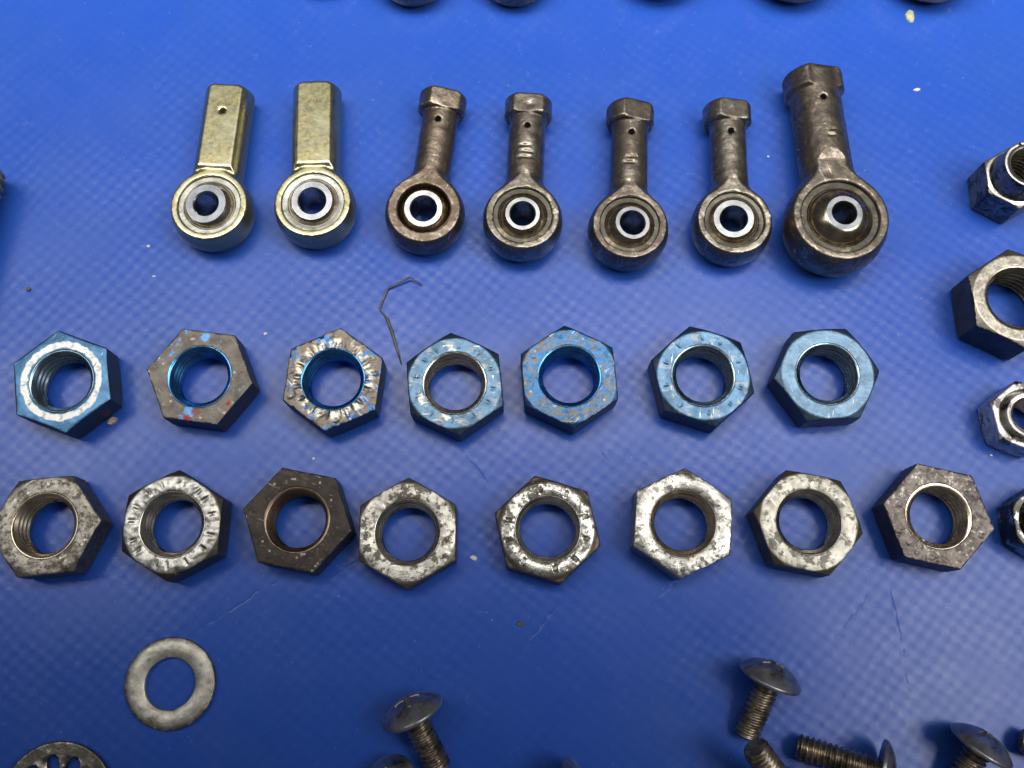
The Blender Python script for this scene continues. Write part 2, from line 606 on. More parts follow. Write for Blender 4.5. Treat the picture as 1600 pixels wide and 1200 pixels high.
m_b1 = worn('blue_coat_bright_ring', (0.086, 0.196, 0.333), 0.40, layers=[
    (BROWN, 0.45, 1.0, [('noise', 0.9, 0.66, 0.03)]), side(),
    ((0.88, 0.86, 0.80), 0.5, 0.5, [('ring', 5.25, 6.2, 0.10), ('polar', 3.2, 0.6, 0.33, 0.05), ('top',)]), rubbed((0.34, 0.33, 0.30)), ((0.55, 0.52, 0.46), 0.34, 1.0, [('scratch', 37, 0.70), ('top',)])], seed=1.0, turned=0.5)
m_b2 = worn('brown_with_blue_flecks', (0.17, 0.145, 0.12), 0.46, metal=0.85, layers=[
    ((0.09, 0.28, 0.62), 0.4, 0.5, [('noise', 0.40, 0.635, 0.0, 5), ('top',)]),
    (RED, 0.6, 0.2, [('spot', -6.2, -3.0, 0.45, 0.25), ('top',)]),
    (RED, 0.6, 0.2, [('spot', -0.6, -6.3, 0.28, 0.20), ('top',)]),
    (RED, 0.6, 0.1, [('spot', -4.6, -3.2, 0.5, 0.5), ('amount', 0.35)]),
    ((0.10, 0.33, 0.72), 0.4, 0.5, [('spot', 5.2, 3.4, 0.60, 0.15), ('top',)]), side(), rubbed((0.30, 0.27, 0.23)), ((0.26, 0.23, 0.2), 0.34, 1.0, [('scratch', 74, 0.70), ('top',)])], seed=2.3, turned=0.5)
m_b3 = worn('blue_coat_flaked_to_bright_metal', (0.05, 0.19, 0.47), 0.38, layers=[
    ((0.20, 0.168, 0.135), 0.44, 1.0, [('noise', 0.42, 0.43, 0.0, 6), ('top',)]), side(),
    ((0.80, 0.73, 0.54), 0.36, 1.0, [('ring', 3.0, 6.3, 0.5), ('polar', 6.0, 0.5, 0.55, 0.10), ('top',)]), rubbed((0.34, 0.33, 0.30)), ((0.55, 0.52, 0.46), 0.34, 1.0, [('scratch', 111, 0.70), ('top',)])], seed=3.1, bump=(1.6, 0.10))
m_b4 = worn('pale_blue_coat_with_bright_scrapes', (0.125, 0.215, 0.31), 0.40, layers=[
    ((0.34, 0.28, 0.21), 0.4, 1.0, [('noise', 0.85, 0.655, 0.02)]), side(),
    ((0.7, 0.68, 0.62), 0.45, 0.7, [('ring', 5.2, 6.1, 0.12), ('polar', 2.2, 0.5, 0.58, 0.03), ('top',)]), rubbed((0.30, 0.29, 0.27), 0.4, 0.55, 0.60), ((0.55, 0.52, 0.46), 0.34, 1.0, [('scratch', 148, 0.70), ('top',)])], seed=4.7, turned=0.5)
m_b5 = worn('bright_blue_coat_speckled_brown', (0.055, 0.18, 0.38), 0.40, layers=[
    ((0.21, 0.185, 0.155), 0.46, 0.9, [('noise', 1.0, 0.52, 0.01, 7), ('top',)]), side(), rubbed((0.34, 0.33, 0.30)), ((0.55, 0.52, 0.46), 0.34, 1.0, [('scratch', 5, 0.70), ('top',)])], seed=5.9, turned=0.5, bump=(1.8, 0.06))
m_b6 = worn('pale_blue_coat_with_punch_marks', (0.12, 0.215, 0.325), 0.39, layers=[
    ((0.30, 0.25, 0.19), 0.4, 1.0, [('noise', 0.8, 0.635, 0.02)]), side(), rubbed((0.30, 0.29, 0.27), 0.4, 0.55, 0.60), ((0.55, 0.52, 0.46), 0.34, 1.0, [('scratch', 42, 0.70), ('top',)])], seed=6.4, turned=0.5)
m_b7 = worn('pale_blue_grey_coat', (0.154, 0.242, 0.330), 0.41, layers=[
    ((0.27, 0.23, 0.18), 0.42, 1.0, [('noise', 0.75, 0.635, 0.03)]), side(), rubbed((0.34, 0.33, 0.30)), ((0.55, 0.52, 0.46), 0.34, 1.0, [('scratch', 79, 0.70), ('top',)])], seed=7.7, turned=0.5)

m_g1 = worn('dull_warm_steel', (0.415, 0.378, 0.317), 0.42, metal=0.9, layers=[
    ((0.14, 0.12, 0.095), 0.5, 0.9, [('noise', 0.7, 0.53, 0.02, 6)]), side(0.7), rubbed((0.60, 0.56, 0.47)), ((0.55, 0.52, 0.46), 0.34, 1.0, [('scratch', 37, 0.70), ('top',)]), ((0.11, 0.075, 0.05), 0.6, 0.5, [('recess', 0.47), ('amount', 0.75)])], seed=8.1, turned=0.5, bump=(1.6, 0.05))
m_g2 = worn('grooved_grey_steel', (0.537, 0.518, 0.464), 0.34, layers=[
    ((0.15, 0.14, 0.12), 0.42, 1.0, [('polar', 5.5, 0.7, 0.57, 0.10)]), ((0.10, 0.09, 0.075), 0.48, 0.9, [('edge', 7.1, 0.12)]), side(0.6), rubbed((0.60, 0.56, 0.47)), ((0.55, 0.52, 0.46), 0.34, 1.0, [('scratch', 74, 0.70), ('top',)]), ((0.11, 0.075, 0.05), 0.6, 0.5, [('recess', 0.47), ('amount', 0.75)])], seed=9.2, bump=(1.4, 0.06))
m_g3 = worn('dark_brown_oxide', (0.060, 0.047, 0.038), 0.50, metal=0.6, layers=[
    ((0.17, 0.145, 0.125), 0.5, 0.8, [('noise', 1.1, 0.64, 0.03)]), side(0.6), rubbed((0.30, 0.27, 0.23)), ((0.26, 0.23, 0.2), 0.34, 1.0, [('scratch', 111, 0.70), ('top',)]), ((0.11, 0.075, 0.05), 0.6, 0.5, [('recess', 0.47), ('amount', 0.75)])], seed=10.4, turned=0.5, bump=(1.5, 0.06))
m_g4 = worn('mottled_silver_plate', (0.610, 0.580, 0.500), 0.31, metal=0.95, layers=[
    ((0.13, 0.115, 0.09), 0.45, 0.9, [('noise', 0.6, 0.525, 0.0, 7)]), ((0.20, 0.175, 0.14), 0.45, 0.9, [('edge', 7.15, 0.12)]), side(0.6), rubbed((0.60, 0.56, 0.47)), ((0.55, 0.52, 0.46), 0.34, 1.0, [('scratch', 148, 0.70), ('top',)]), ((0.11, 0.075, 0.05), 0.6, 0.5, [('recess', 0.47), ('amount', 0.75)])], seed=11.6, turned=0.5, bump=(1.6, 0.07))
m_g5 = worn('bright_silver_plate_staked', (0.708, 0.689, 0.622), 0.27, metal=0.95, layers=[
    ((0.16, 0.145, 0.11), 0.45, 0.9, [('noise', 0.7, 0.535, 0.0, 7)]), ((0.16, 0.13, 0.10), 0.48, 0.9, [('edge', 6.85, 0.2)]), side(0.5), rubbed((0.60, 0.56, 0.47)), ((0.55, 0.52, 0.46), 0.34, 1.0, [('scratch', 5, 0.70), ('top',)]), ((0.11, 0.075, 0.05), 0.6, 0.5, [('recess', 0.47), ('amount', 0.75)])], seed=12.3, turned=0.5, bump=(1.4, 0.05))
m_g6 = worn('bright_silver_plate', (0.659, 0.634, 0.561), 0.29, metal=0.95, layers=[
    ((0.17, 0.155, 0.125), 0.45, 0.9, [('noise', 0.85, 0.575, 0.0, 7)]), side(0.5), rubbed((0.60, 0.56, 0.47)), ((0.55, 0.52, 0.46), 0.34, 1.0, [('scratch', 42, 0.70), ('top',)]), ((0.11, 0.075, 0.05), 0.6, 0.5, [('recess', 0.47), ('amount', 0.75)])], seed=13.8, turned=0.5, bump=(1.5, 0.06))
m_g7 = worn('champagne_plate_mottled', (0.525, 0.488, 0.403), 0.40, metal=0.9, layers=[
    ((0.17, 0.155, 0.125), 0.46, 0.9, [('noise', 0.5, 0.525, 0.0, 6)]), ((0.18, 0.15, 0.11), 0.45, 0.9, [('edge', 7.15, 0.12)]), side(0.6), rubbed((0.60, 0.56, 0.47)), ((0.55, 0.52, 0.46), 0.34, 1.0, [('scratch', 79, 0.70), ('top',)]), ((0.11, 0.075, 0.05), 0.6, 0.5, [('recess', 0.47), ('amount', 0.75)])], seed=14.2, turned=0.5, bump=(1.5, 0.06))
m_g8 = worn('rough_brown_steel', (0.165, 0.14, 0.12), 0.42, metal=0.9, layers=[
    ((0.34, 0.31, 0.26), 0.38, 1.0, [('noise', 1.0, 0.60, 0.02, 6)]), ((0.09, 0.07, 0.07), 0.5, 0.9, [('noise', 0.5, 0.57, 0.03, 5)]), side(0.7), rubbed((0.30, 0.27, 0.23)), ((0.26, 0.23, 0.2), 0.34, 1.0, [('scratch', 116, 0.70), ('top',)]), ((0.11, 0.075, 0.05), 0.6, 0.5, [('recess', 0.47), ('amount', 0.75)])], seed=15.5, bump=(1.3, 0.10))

stakes = lambda n, r0, ln, w, d, a0=0.0, js=1: [(a0 + 360.0 * k / n + random.Random(js * 100 + k).uniform(-6, 6), r0, ln, w, d) for k in range(n)]
BN = dict(t=5.6, af=14.3, rmin=4.05, rcs=4.75, tdepth=0.60)
build_nut('jam_nut', (-68.87, -0.95), 40, 'blue coated nut with a bright silver ring worn around its hole', m_b1, t_bluegrey, 'blue jam nuts',
          **BN, seed=11, dents=stakes(11, 5.75, 0.35, 0.28, 0.12, 8, 1), dome=0.05)
build_nut('jam_nut', (-47.83, -0.19), 52.5, 'flat brown nut with a few blue and red paint flecks and a blue bore', m_b2, t_blue, 'blue jam nuts',
          **dict(BN, rcs=4.7), seed=12, rough=0.02)
build_nut('jam_nut', (-27.40, -0.64), 24, 'nut whose blue coat has flaked to bright gold and silver metal', m_b3, t_blue, 'blue jam nuts',
          **dict(BN, rcs=4.75), seed=13, rough=0.13, dents=stakes(17, 5.3, 0.9, 0.28, 0.16, 3, 3))
build_nut('jam_nut', (-8.76, -1.25), 35.5, 'pale blue nut with bright scrapes, wire scrap lying in its hole', m_b4, t_steel, 'blue jam nuts',
          **BN, chamf=7.1, seed=14, dents=stakes(12, 5.9, 0.40, 0.17, 0.12, 20, 4))
build_nut('jam_nut', (8.77, -0.13), 34.3, 'bright blue nut heavily speckled with brown corrosion', m_b5, t_blue, 'blue jam nuts',
          **BN, chamf=7.35, seed=15, rough=0.05)
build_nut('jam_nut', (29.29, -0.03), 41.5, 'pale blue nut ringed by small punch marks, second from row end', m_b6, t_bluegrey, 'blue jam nuts',
          **BN, chamf=7.0, seed=16, dents=stakes(10, 5.95, 0.35, 0.17, 0.14, 15, 6))
build_nut('jam_nut', (48.36, 0.22), 4, 'plain pale blue grey nut at the right end of the blue row', m_b7, t_bluegrey, 'blue jam nuts',
          **BN, chamf=7.0, seed=17)
GN = dict(t=5.6, af=14.3, rmin=4.05, rcs=4.80, tdepth=0.60)
build_nut('jam_nut', (-68.99, -22.99), 6, 'dull warm steel nut cut by the left edge of the picture', m_g1, t_warm, 'bare steel jam nuts',
          **dict(GN, rcs=4.7), chamf=7.1, seed=21, rough=0.05, dome=0.08)
build_nut('jam_nut', (-50.22, -22.80), 28, 'grey steel nut with a ring of short radial grooves', m_g2, t_steel, 'bare steel jam nuts',
          **GN, chamf=7.05, chamf_ang=32, seed=22, rough=0.05, dome=0.10, dents=stakes(15, 6.0, 0.55, 0.22, 0.16, 5, 12))
build_nut('jam_nut', (-31.75, -22.14), 48.7, 'dark brown oxidised nut, darkest of the row', m_g3, t_brown, 'bare steel jam nuts',
          **dict(GN, rcs=4.6), seed=23, rough=0.03)
build_nut('jam_nut', (-15.45, -23.93), 30.5, 'silver nut with dark mottled patches, beside the dark brown nut', m_g4, t_steel, 'bare steel jam nuts',
          **dict(GN, t=5.2, rcs=4.9), chamf=7.15, seed=24, rough=0.08, dome=0.10)
build_nut('jam_nut', (5.28, -23.37), 43, 'silver nut with rounded ring and dark stake marks across it', m_g5, t_steel, 'bare steel jam nuts',
          **dict(GN, t=5.0, rcs=4.9), chamf=6.95, chamf_ang=32, seed=25, rough=0.06, dome=0.20,
          dents=[(a - 43, 5.9, 0.5, 0.20, 0.40) for a in (18, -14, 168, 196, -48, 100, 62, 232, 280)])
build_nut('jam_nut', (25.31, -22.52), 25, 'bright silver nut with a smooth rolled rim around its hole', m_g6, t_warm, 'bare steel jam nuts',
          **dict(GN, rcs=5.1), chamf=7.3, seed=26, rough=0.06, dome=0.16)
build_nut('jam_nut', (43.83, -22.42), 48.5, 'champagne coloured nut with grey mottling and a rounded shoulder', m_g7, t_steel, 'bare steel jam nuts',
          **dict(GN, rcs=4.95), chamf=7.05, chamf_ang=33, seed=27, rough=0.06, dome=0.08)
build_nut('jam_nut', (63.09, -21.58), 47, 'rough brown steel nut at the right end of the lower nut row', m_g8, t_warm, 'bare steel jam nuts',
          **dict(GN, rcs=4.5), seed=28, rough=0.11)


# --- nuts in the column at the right edge
def slotted_collar(X, Y, Z, F):
    r = np.hypot(X, Y)
    hexpart = F
    col = np.maximum(r - (4.15 - 0.05 * (Z - 6.7)), np.maximum(Z - 11.2, 5.0 - Z))
    f = smin(hexpart, np.maximum(col, 2.9 - r), 0.35)
    f = np.maximum(f, 3.30 - r)
    for k in range(3):
        q = math.radians(120 * k + 78 + 30 * (k == 1))
        u = X * math.cos(q) + Y * math.sin(q)
        v = -X * math.sin(q) + Y * math.cos(q)
        f = np.maximum(f, -np.maximum(np.maximum(np.abs(v) - 0.10, -u), 8.8 - Z))
    return f


m_lock = worn('blackened_steel', (0.272, 0.256, 0.240), 0.45, metal=0.8, layers=[
    ((0.05, 0.05, 0.05), 0.4, 0.9, [('noise', 0.35, 0.55, 0.05)]),
    ((0.66, 0.63, 0.54), 0.36, 1.0, [('top',), ('noise', 0.6, 0.30, 0.1)])], seed=31.0)
build_nut('slotted_lock_nut', (80.68, 32.53), 30, 'tall dark lock nut with a slotted round collar, topmost at right edge', m_lock, t_small,
          'nuts along the right edge', t=6.7, af=9.5, rmin=2.75, rcs=2.9, chamf=4.75, seed=31, extra=(4.5, slotted_collar), pitch=0.9, tdepth=0.4)
m_thick = worn('blackened_steel_bare_face', (0.07, 0.068, 0.065), 0.42, metal=0.8, layers=[
    ((0.42, 0.385, 0.31), 0.40, 1.0, [('top',)]),
    ((0.24, 0.21, 0.17), 0.4, 1.0, [('top',), ('noise', 0.7, 0.52, 0.06)])], seed=32.0)
build_nut('hex_nut', (78.25, 11.89), 33, 'thick black sided nut with a bare bright face at right edge', m_thick, t_big,
          'nuts along the right edge', t=7.4, af=14.3, rmin=4.4, rcs=5.05, tdepth=0.60, chamf=6.9, chamf_ang=25, seed=32)


def flanged(X, Y, Z, F):
    r = np.hypot(X, Y)
    fl = np.maximum(r - (5.15 - 0.20 * np.abs(Z - 0.9)), np.maximum(Z - 2.2 + 0.12 * (r - 4.5), -Z))
    hexcup = np.maximum(F, -np.maximum(np.maximum(r - 4.15, 3.4 - Z), -1e3))
    col = np.maximum(r - (3.55 + 0.12 * (5.4 - Z)), np.maximum(Z - 5.9, 2.0 - Z))
    f = smin(smin(fl, hexcup, 0.4), col, 0.25)
    return np.maximum(f, np.maximum(2.91, 3.0 - np.abs(5.9 - Z)) - r)


m_shiny = worn('bright_silver_worn_black', (0.72, 0.69, 0.63), 0.45, metal=0.7, layers=[
    ((0.12, 0.10, 0.09), 0.4, 1.0, [('noise', 0.22, 0.56, 0.03, 4)])], seed=33.4)
build_nut('hex_lock_nut', (78.36, -6.32), 38, 'small shiny silver lock nut at right edge below the thick black nut', m_shiny, t_steel,
          'nuts along the right edge', t=5.0, af=9.9, rmin=2.4, rcs=2.8, chamf=5.2, chamf_ang=40, seed=33, extra=(0.9, flanged), pitch=0.9, tdepth=0.35, h=0.14)
m_chip = worn('black_nut_chipped_silver', (0.090, 0.083, 0.075), 0.36, metal=0.9, layers=[
    ((0.60, 0.58, 0.52), 0.35, 1.0, [('noise', 0.24, 0.57, 0.03, 4)])], seed=34.9)
build_nut('hex_lock_nut', (79.4, -22.3), 32, 'black lock nut with silver chips at right edge, lowest of the column', m_chip, t_steel,
          'nuts along the right edge', t=5.0, af=9.9, rmin=2.4, rcs=2.8, chamf=5.2, chamf_ang=40, seed=34, extra=(0.9, flanged), pitch=0.9, tdepth=0.35, h=0.14)


# ------------------------------------------------------------------ rod ends
def rod_field(X, Y, Z, Rh, th, bore, rs, L, rc, lc, flat, gold=False, crot=0.0, cutter=1.35, seed=1, hole_y=None, nicks=(), fillet=1.2, rough=0.05):
    r = np.hypot(X, Y)
    rout = np.sqrt(np.maximum((Rh + 0.55) ** 2 - (0.95 * (Z - 0.35 * th * 0)) ** 2 * 1.05, 1.0))
    head = np.maximum(r - rout, np.abs(Z) - th / 2)
    rho = np.hypot(X, Z)
    c, s = math.cos(math.radians(crot)), math.sin(math.radians(crot))
    U, W = X * c + Z * s, -X * s + Z * c
    if gold:
        bar = np.maximum(np.maximum(rho - rc, np.abs(Z) - flat), np.maximum(Y - L, -Y))
        bar = np.maximum(bar, (rho - rc + 0.45 + (Y - L)) * 0.707)
        # sloping step from the flat down to the head face
        ys = Rh * 1.06
        slope = (np.abs(Z) - th / 2) - np.maximum(Y - ys, -6) * 0.75
        bar = np.maximum(bar, slope * 0.8)
        body = smin(head, bar, fillet)
        body = np.maximum(body, np.where(Y < ys, np.abs(Z) - th / 2, -9.0))
    else:
        sh = np.maximum(rho - (rs + 0.10 * np.clip(1 - Y / L, 0, 1)), np.maximum(Y - (L - 0.5), -Y))
        body = smin(head, sh, fillet * 1.5)
        body = np.maximum(body, np.minimum(np.abs(Z) - th / 2, (np.abs(Z) - th / 2) * 0.9 + (cutter * Rh - r) * 0.40))
        body = np.where((r > cutter * Rh + 1.5), np.minimum(body, sh), body)
        col = np.maximum(rho - rc, np.abs(W) - flat)
        col = np.maximum(col, np.maximum(Y - L, (L - lc) - Y))
        col = np.maximum(col, (rho - rc + 0.35 + (Y - L)) * 0.707)
        col = np.maximum(col, (rho - rc * 0.90 + 1.3 * ((L - lc) - Y) ) * 0.6)
        body = smin(body, col, 0.25)
    body = np.maximum(body, bore - r)
    tap = rc * 0.62
    body = np.maximum(body, -np.maximum(rho - tap, (L - 6.0) - Y))
    if hole_y is not None:
        body = np.maximum(body, -np.maximum(np.hypot(X, Y - hole_y) - 0.48, -Z))
    for (nx_, ny_, wx_, wy_, dp_) in nicks:
        body = body + dp_ * np.exp(-((X - nx_) / wx_) ** 2 - ((Y - ny_) / wy_) ** 2) * (Z > 0)
    if rough:
        near = np.abs(body) < 0.8
        x, y, z = X[near], Y[near], Z[near]
        body = body.copy()
        body[near] += rough * (vnoise3(x, y, z, 2.2, seed) + 0.5 * vnoise3(x, y, z, 0.9, seed + 7)) \
            + rough * 2.2 * np.clip(vnoise3(x, y, z, 1.5, seed + 13) - 0.25, 0, 1)
    return body


ROD_MESH = {}


def rod_mesh(key, h=0.2, **kw):
    if key not in ROD_MESH:
        m = kw['Rh'] + 0.8
        zz = max(kw['th'] / 2, kw['rc']) + 0.1
        X, Y, Z, org = grid((-m, -m, -zz), (m, kw['L'] + 0.2, zz), h)
        V, Q = surface_nets(rod_field(X, Y, Z, **kw), org, h)
        # one mesh for the eye, one for the shank, one for the wrench collar
        C = V[Q].mean(1)
        if kw.get('gold'):
            eye = C[:, 1] < kw['Rh'] * 1.02
            ROD_MESH[key] = [('eye', to_mesh('eye', V, Q[eye])), ('shank', to_mesh('shank', V, Q[~eye]))]
        else:
            eye = np.hypot(C[:, 0], C[:, 1]) < kw['Rh'] * 1.12
            col = C[:, 1] > kw['L'] - kw['lc'] - 0.30
            ROD_MESH[key] = [('eye', to_mesh('eye', V, Q[eye])), ('shank', to_mesh('shank', V, Q[~eye & ~col])),
                             ('wrench_collar', to_mesh('wrench_collar', V, Q[col]))]
    return ROD_MESH[key]


BALLS = {}


def ball_mesh(rb, top, bore):
    """spherical bearing ball, flat on both ends, bored through"""
    k = (rb, top, bore)
    if k not in BALLS:
        re = math.sqrt(rb * rb - top * top)
        prof = [(bore, -top + 0.15), (bore + 0.15, -top)]
        n = 28
        a0 = math.asin(top / rb)
        prof += [(rb * math.cos(-a0 + 2 * a0 * i / n), rb * math.sin(-a0 + 2 * a0 * i / n)) for i in range(n + 1)]
        prof += [(bore + 0.18, top), (bore, top - 0.18)]
        BALLS[k] = lathe('ball', prof, 112)
    return BALLS[k]


def race_mesh(ro, ri, ht, rb):
    prof = [(ro, -ht), (ro, ht - 0.12), (ro - 0.12, ht), (ri + 0.10, ht)]
    n = 10
    zt = ht - 0.1
    for i in range(n + 1):
        z = zt - 2 * zt * i / n
        prof.append((math.sqrt(max((rb + 0.06) ** 2 - z * z, 0.2)) if abs(z) < rb else ri, z))
    prof.append((ri + 0.1, -ht))
    return lathe('race', prof, 96)


m_gold = worn('gold_cadmium_plate', (0.621, 0.543, 0.279), 0.29, metal=1.0, layers=[
    ((0.58, 0.55, 0.35), 0.32, 1.0, [('noise', 0.12, 0.52, 0.10, 2)]),
    ((0.26, 0.25, 0.21), 0.42, 0.95, [('noise', 0.22, 0.61, 0.06, 3), ('amount', 0.35)]),
    ((0.42, 0.30, 0.14), 0.36, 0.9, [('noise', 0.16, 0.66, 0.06, 2), ('amount', 0.6)]),
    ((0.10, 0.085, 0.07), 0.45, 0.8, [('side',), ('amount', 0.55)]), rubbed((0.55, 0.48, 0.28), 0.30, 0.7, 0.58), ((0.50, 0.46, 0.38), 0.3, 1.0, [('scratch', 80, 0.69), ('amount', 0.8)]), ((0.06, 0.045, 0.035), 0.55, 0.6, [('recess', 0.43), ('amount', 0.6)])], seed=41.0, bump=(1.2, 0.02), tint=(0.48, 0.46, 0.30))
m_dark_a = worn('brown_forged_steel', (0.290, 0.232, 0.176), 0.34, metal=0.95, layers=[
    ((0.155, 0.115, 0.085), 0.45, 0.9, [('noise', 0.18, 0.51, 0.04, 5)]),
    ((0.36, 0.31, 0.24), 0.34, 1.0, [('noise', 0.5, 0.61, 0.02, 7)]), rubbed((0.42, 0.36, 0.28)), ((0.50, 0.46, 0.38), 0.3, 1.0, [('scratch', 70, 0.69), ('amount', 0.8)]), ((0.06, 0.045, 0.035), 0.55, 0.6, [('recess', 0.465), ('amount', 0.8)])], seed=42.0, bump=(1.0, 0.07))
m_dark_b = worn('grey_forged_steel', (0.304, 0.270, 0.216), 0.34, metal=0.95, layers=[
    ((0.15, 0.125, 0.10), 0.45, 0.9, [('noise', 0.18, 0.53, 0.04, 5)]),
    ((0.44, 0.41, 0.34), 0.33, 1.0, [('noise', 0.55, 0.615, 0.02, 7)]), rubbed((0.45, 0.41, 0.34)), ((0.50, 0.46, 0.38), 0.3, 1.0, [('scratch', 20, 0.69), ('amount', 0.8)]), ((0.06, 0.045, 0.035), 0.55, 0.6, [('recess', 0.465), ('amount', 0.8)])], seed=43.0, bump=(1.0, 0.07))
m_dark_c = worn('dull_brown_forged_steel', (0.270, 0.225, 0.176), 0.36, metal=0.95, layers=[
    ((0.135, 0.108, 0.086), 0.48, 0.9, [('noise', 0.22, 0.50, 0.04, 5)]),
    ((0.34, 0.30, 0.22), 0.34, 1.0, [('noise', 0.5, 0.60, 0.02, 7)]), rubbed((0.40, 0.35, 0.28)), ((0.50, 0.46, 0.38), 0.3, 1.0, [('scratch', 110, 0.69), ('amount', 0.8)]), ((0.06, 0.045, 0.035), 0.55, 0.6, [('recess', 0.465), ('amount', 0.8)])], seed=44.0, bump=(1.0, 0.08))
m_ball = worn('polished_ball_bronze_tarnish', (0.580, 0.493, 0.377), 0.22, layers=[((0.22, 0.17, 0.10), 0.28, 1.0, [('noise', 0.2, 0.55, 0.1, 3)])], seed=45.0, bump=(3.0, 0.004), rough_var=0.04)
m_ball_s = worn('polished_ball_steel', (0.676, 0.624, 0.559), 0.22, seed=46.0, bump=(3.0, 0.004), rough_var=0.04)
m_race_w = worn('pale_race_ring', (0.567, 0.553, 0.486), 0.42, metal=0.8, layers=[((0.20, 0.18, 0.15), 0.45, 0.9, [('noise', 0.6, 0.62, 0.03)])], seed=47.0)
m_race_d = worn('dark_greasy_race', (0.12, 0.112, 0.09), 0.40, metal=0.85, layers=[((0.30, 0.25, 0.16), 0.35, 1.0, [('noise', 0.4, 0.62, 0.05)])], seed=48.0)
# polished end faces of the balls
m_ring = worn('bare_polished_steel', (0.324, 0.336, 0.348), 0.34, seed=49.0, bump=(3.0, 0.004), rough_var=0.04)


def build_rod(key, head, ang, zc, label, mat, ball, race, mesh_kw, btilt=(0, 0), group='rod ends in the row', bmat=None, rmat=None):
    # the ball's lower end and the wrench collar rest on the sheet
    q = Quaternion((0, 0, 1), math.radians(ang - 90)) @ Quaternion((1, 0, 0), -math.atan((zc - mesh_kw['flat']) / mesh_kw['L']))
    root = empty('rod_end', (head[0], head[1], 0.0), label, 'rod end', group, quat=q)
    parts = {}
    for nm, me in rod_mesh(key, **mesh_kw):
        parts[nm] = part(nm, me, mat, root, (0, 0, zc))
    if race:
        part('race', race_mesh(*race), rmat or m_race_d, root, (0, 0, zc))
    rb, top, bore = ball
    bq = Quaternion((0, 1, 0), math.radians(btilt[0])) @ Quaternion((1, 0, 0), math.radians(btilt[1]))
    b = part('ball', ball_mesh(*ball), bmat or m_ball, root, (0, 0, zc), bq)
    re = math.sqrt(rb * rb - top * top)
    ring = lathe('ball_end_face', [(bore + 0.16, top - 0.2), (re - 0.05, top - 0.2), (re - 0.05, top + 0.008), (bore + 0.16, top + 0.008)], 96)
    part('end_face', ring, m_ring, b)
    return root


GOLD = dict(Rh=6.0, th=5.5, bore=5.0, rs=4.0, L=21.6, rc=4.0, lc=4.0, flat=3.0, gold=True, rough=0.006, fillet=0.8)
build_rod('gold_hole', (-48.36, 27.93), 86.6, 3.4, 'gold plated rod end with a pin hole in its flat shank', m_gold,
          (4.6, 3.3, 2.0), (5.02, 4.15, 2.25, 4.6), dict(GOLD, hole_y=16.6, seed=51), (-5, 3), rmat=m_race_w, bmat=m_ball_s)
build_rod('gold', (-31.81, 28.43), 92.1, 3.4, 'gold plated rod end with smudged plain shank and no pin hole', m_gold,
          (4.6, 3.3, 2.15), (5.02, 4.15, 2.4, 4.6), dict(GOLD, seed=52), (0, 3), rmat=m_race_w, bmat=m_ball_s)
DK = dict(Rh=5.9, th=5.9, bore=4.72, rs=2.95, L=21.8, rc=3.95, lc=3.5, flat=3.15, hole_y=15.9, rough=0.075)
build_rod('dark_open', (-14.07, 27.38), 82.9, 3.25, 'brown forged rod end with a black gap around its bright ball', m_dark_a,
          (4.35, 3.15, 2.05), None, dict(DK, bore=4.2, cutter=1.22, crot=-14, seed=53, L=21.6), (0, 4))
build_rod('dark_a', (1.67, 25.92), 87.0, 3.7, 'grey forged rod end with bright dents below its pin hole, left of row centre', m_dark_b,
          (4.5, 3.6, 1.95), (4.75, 3.9, 2.45, 4.5), dict(DK, bore=4.72, cutter=1.30, seed=54, nicks=[(-0.2, 12.3, 0.8, 0.22, 0.22), (0.2, 11.2, 0.9, 0.25, 0.25), (-0.1, 10.2, 1.0, 0.22, 0.2), (0.3, 19.8, 0.7, 0.6, 0.15)]), (0, 3))
build_rod('dark_b', (18.62, 24.31), 87.2, 3.75, 'brown rod end with a white speck on its eye rim', m_dark_c,
          (4.5, 3.6, 1.95), (4.75, 3.9, 2.45, 4.5), dict(DK, bore=4.72, nicks=[(0.2, 11.8, 0.8, 0.2, 0.18), (-0.3, 10.8, 0.9, 0.22, 0.2)], cutter=1.28, crot=-18, seed=55, L=22.2, hole_y=16.3), (6, 2))
build_rod('dark_c', (35.33, 25.33), 88.8, 3.42, 'grey rod end with a wide bright ball ring, beside the largest one', m_dark_b,
          (4.55, 3.3, 2.1), (4.75, 4.05, 2.45, 4.55), dict(DK, bore=4.72, cutter=1.25, crot=-12, seed=56, L=21.4, hole_y=15.6), (-4, 2))
BIG = dict(Rh=7.6, th=7.2, bore=6.12, rs=4.15, L=27.3, rc=4.85, lc=3.9, flat=3.8, hole_y=21.0, rough=0.09, fillet=1.6)
build_rod('dark_big', (51.45, 24.59), 92.7, 5.1, 'largest dark rod end with a protruding ball, right end of the row', m_dark_c,
          (5.75, 5.0, 1.85), (6.15, 5.1, 2.9, 5.75), dict(BIG, cutter=1.34, crot=-14, seed=57, nicks=[(0.8, 15.0, 0.6, 0.18, 0.15), (0.3, 14.0, 0.7, 0.2, 0.18)]), (1, 3))
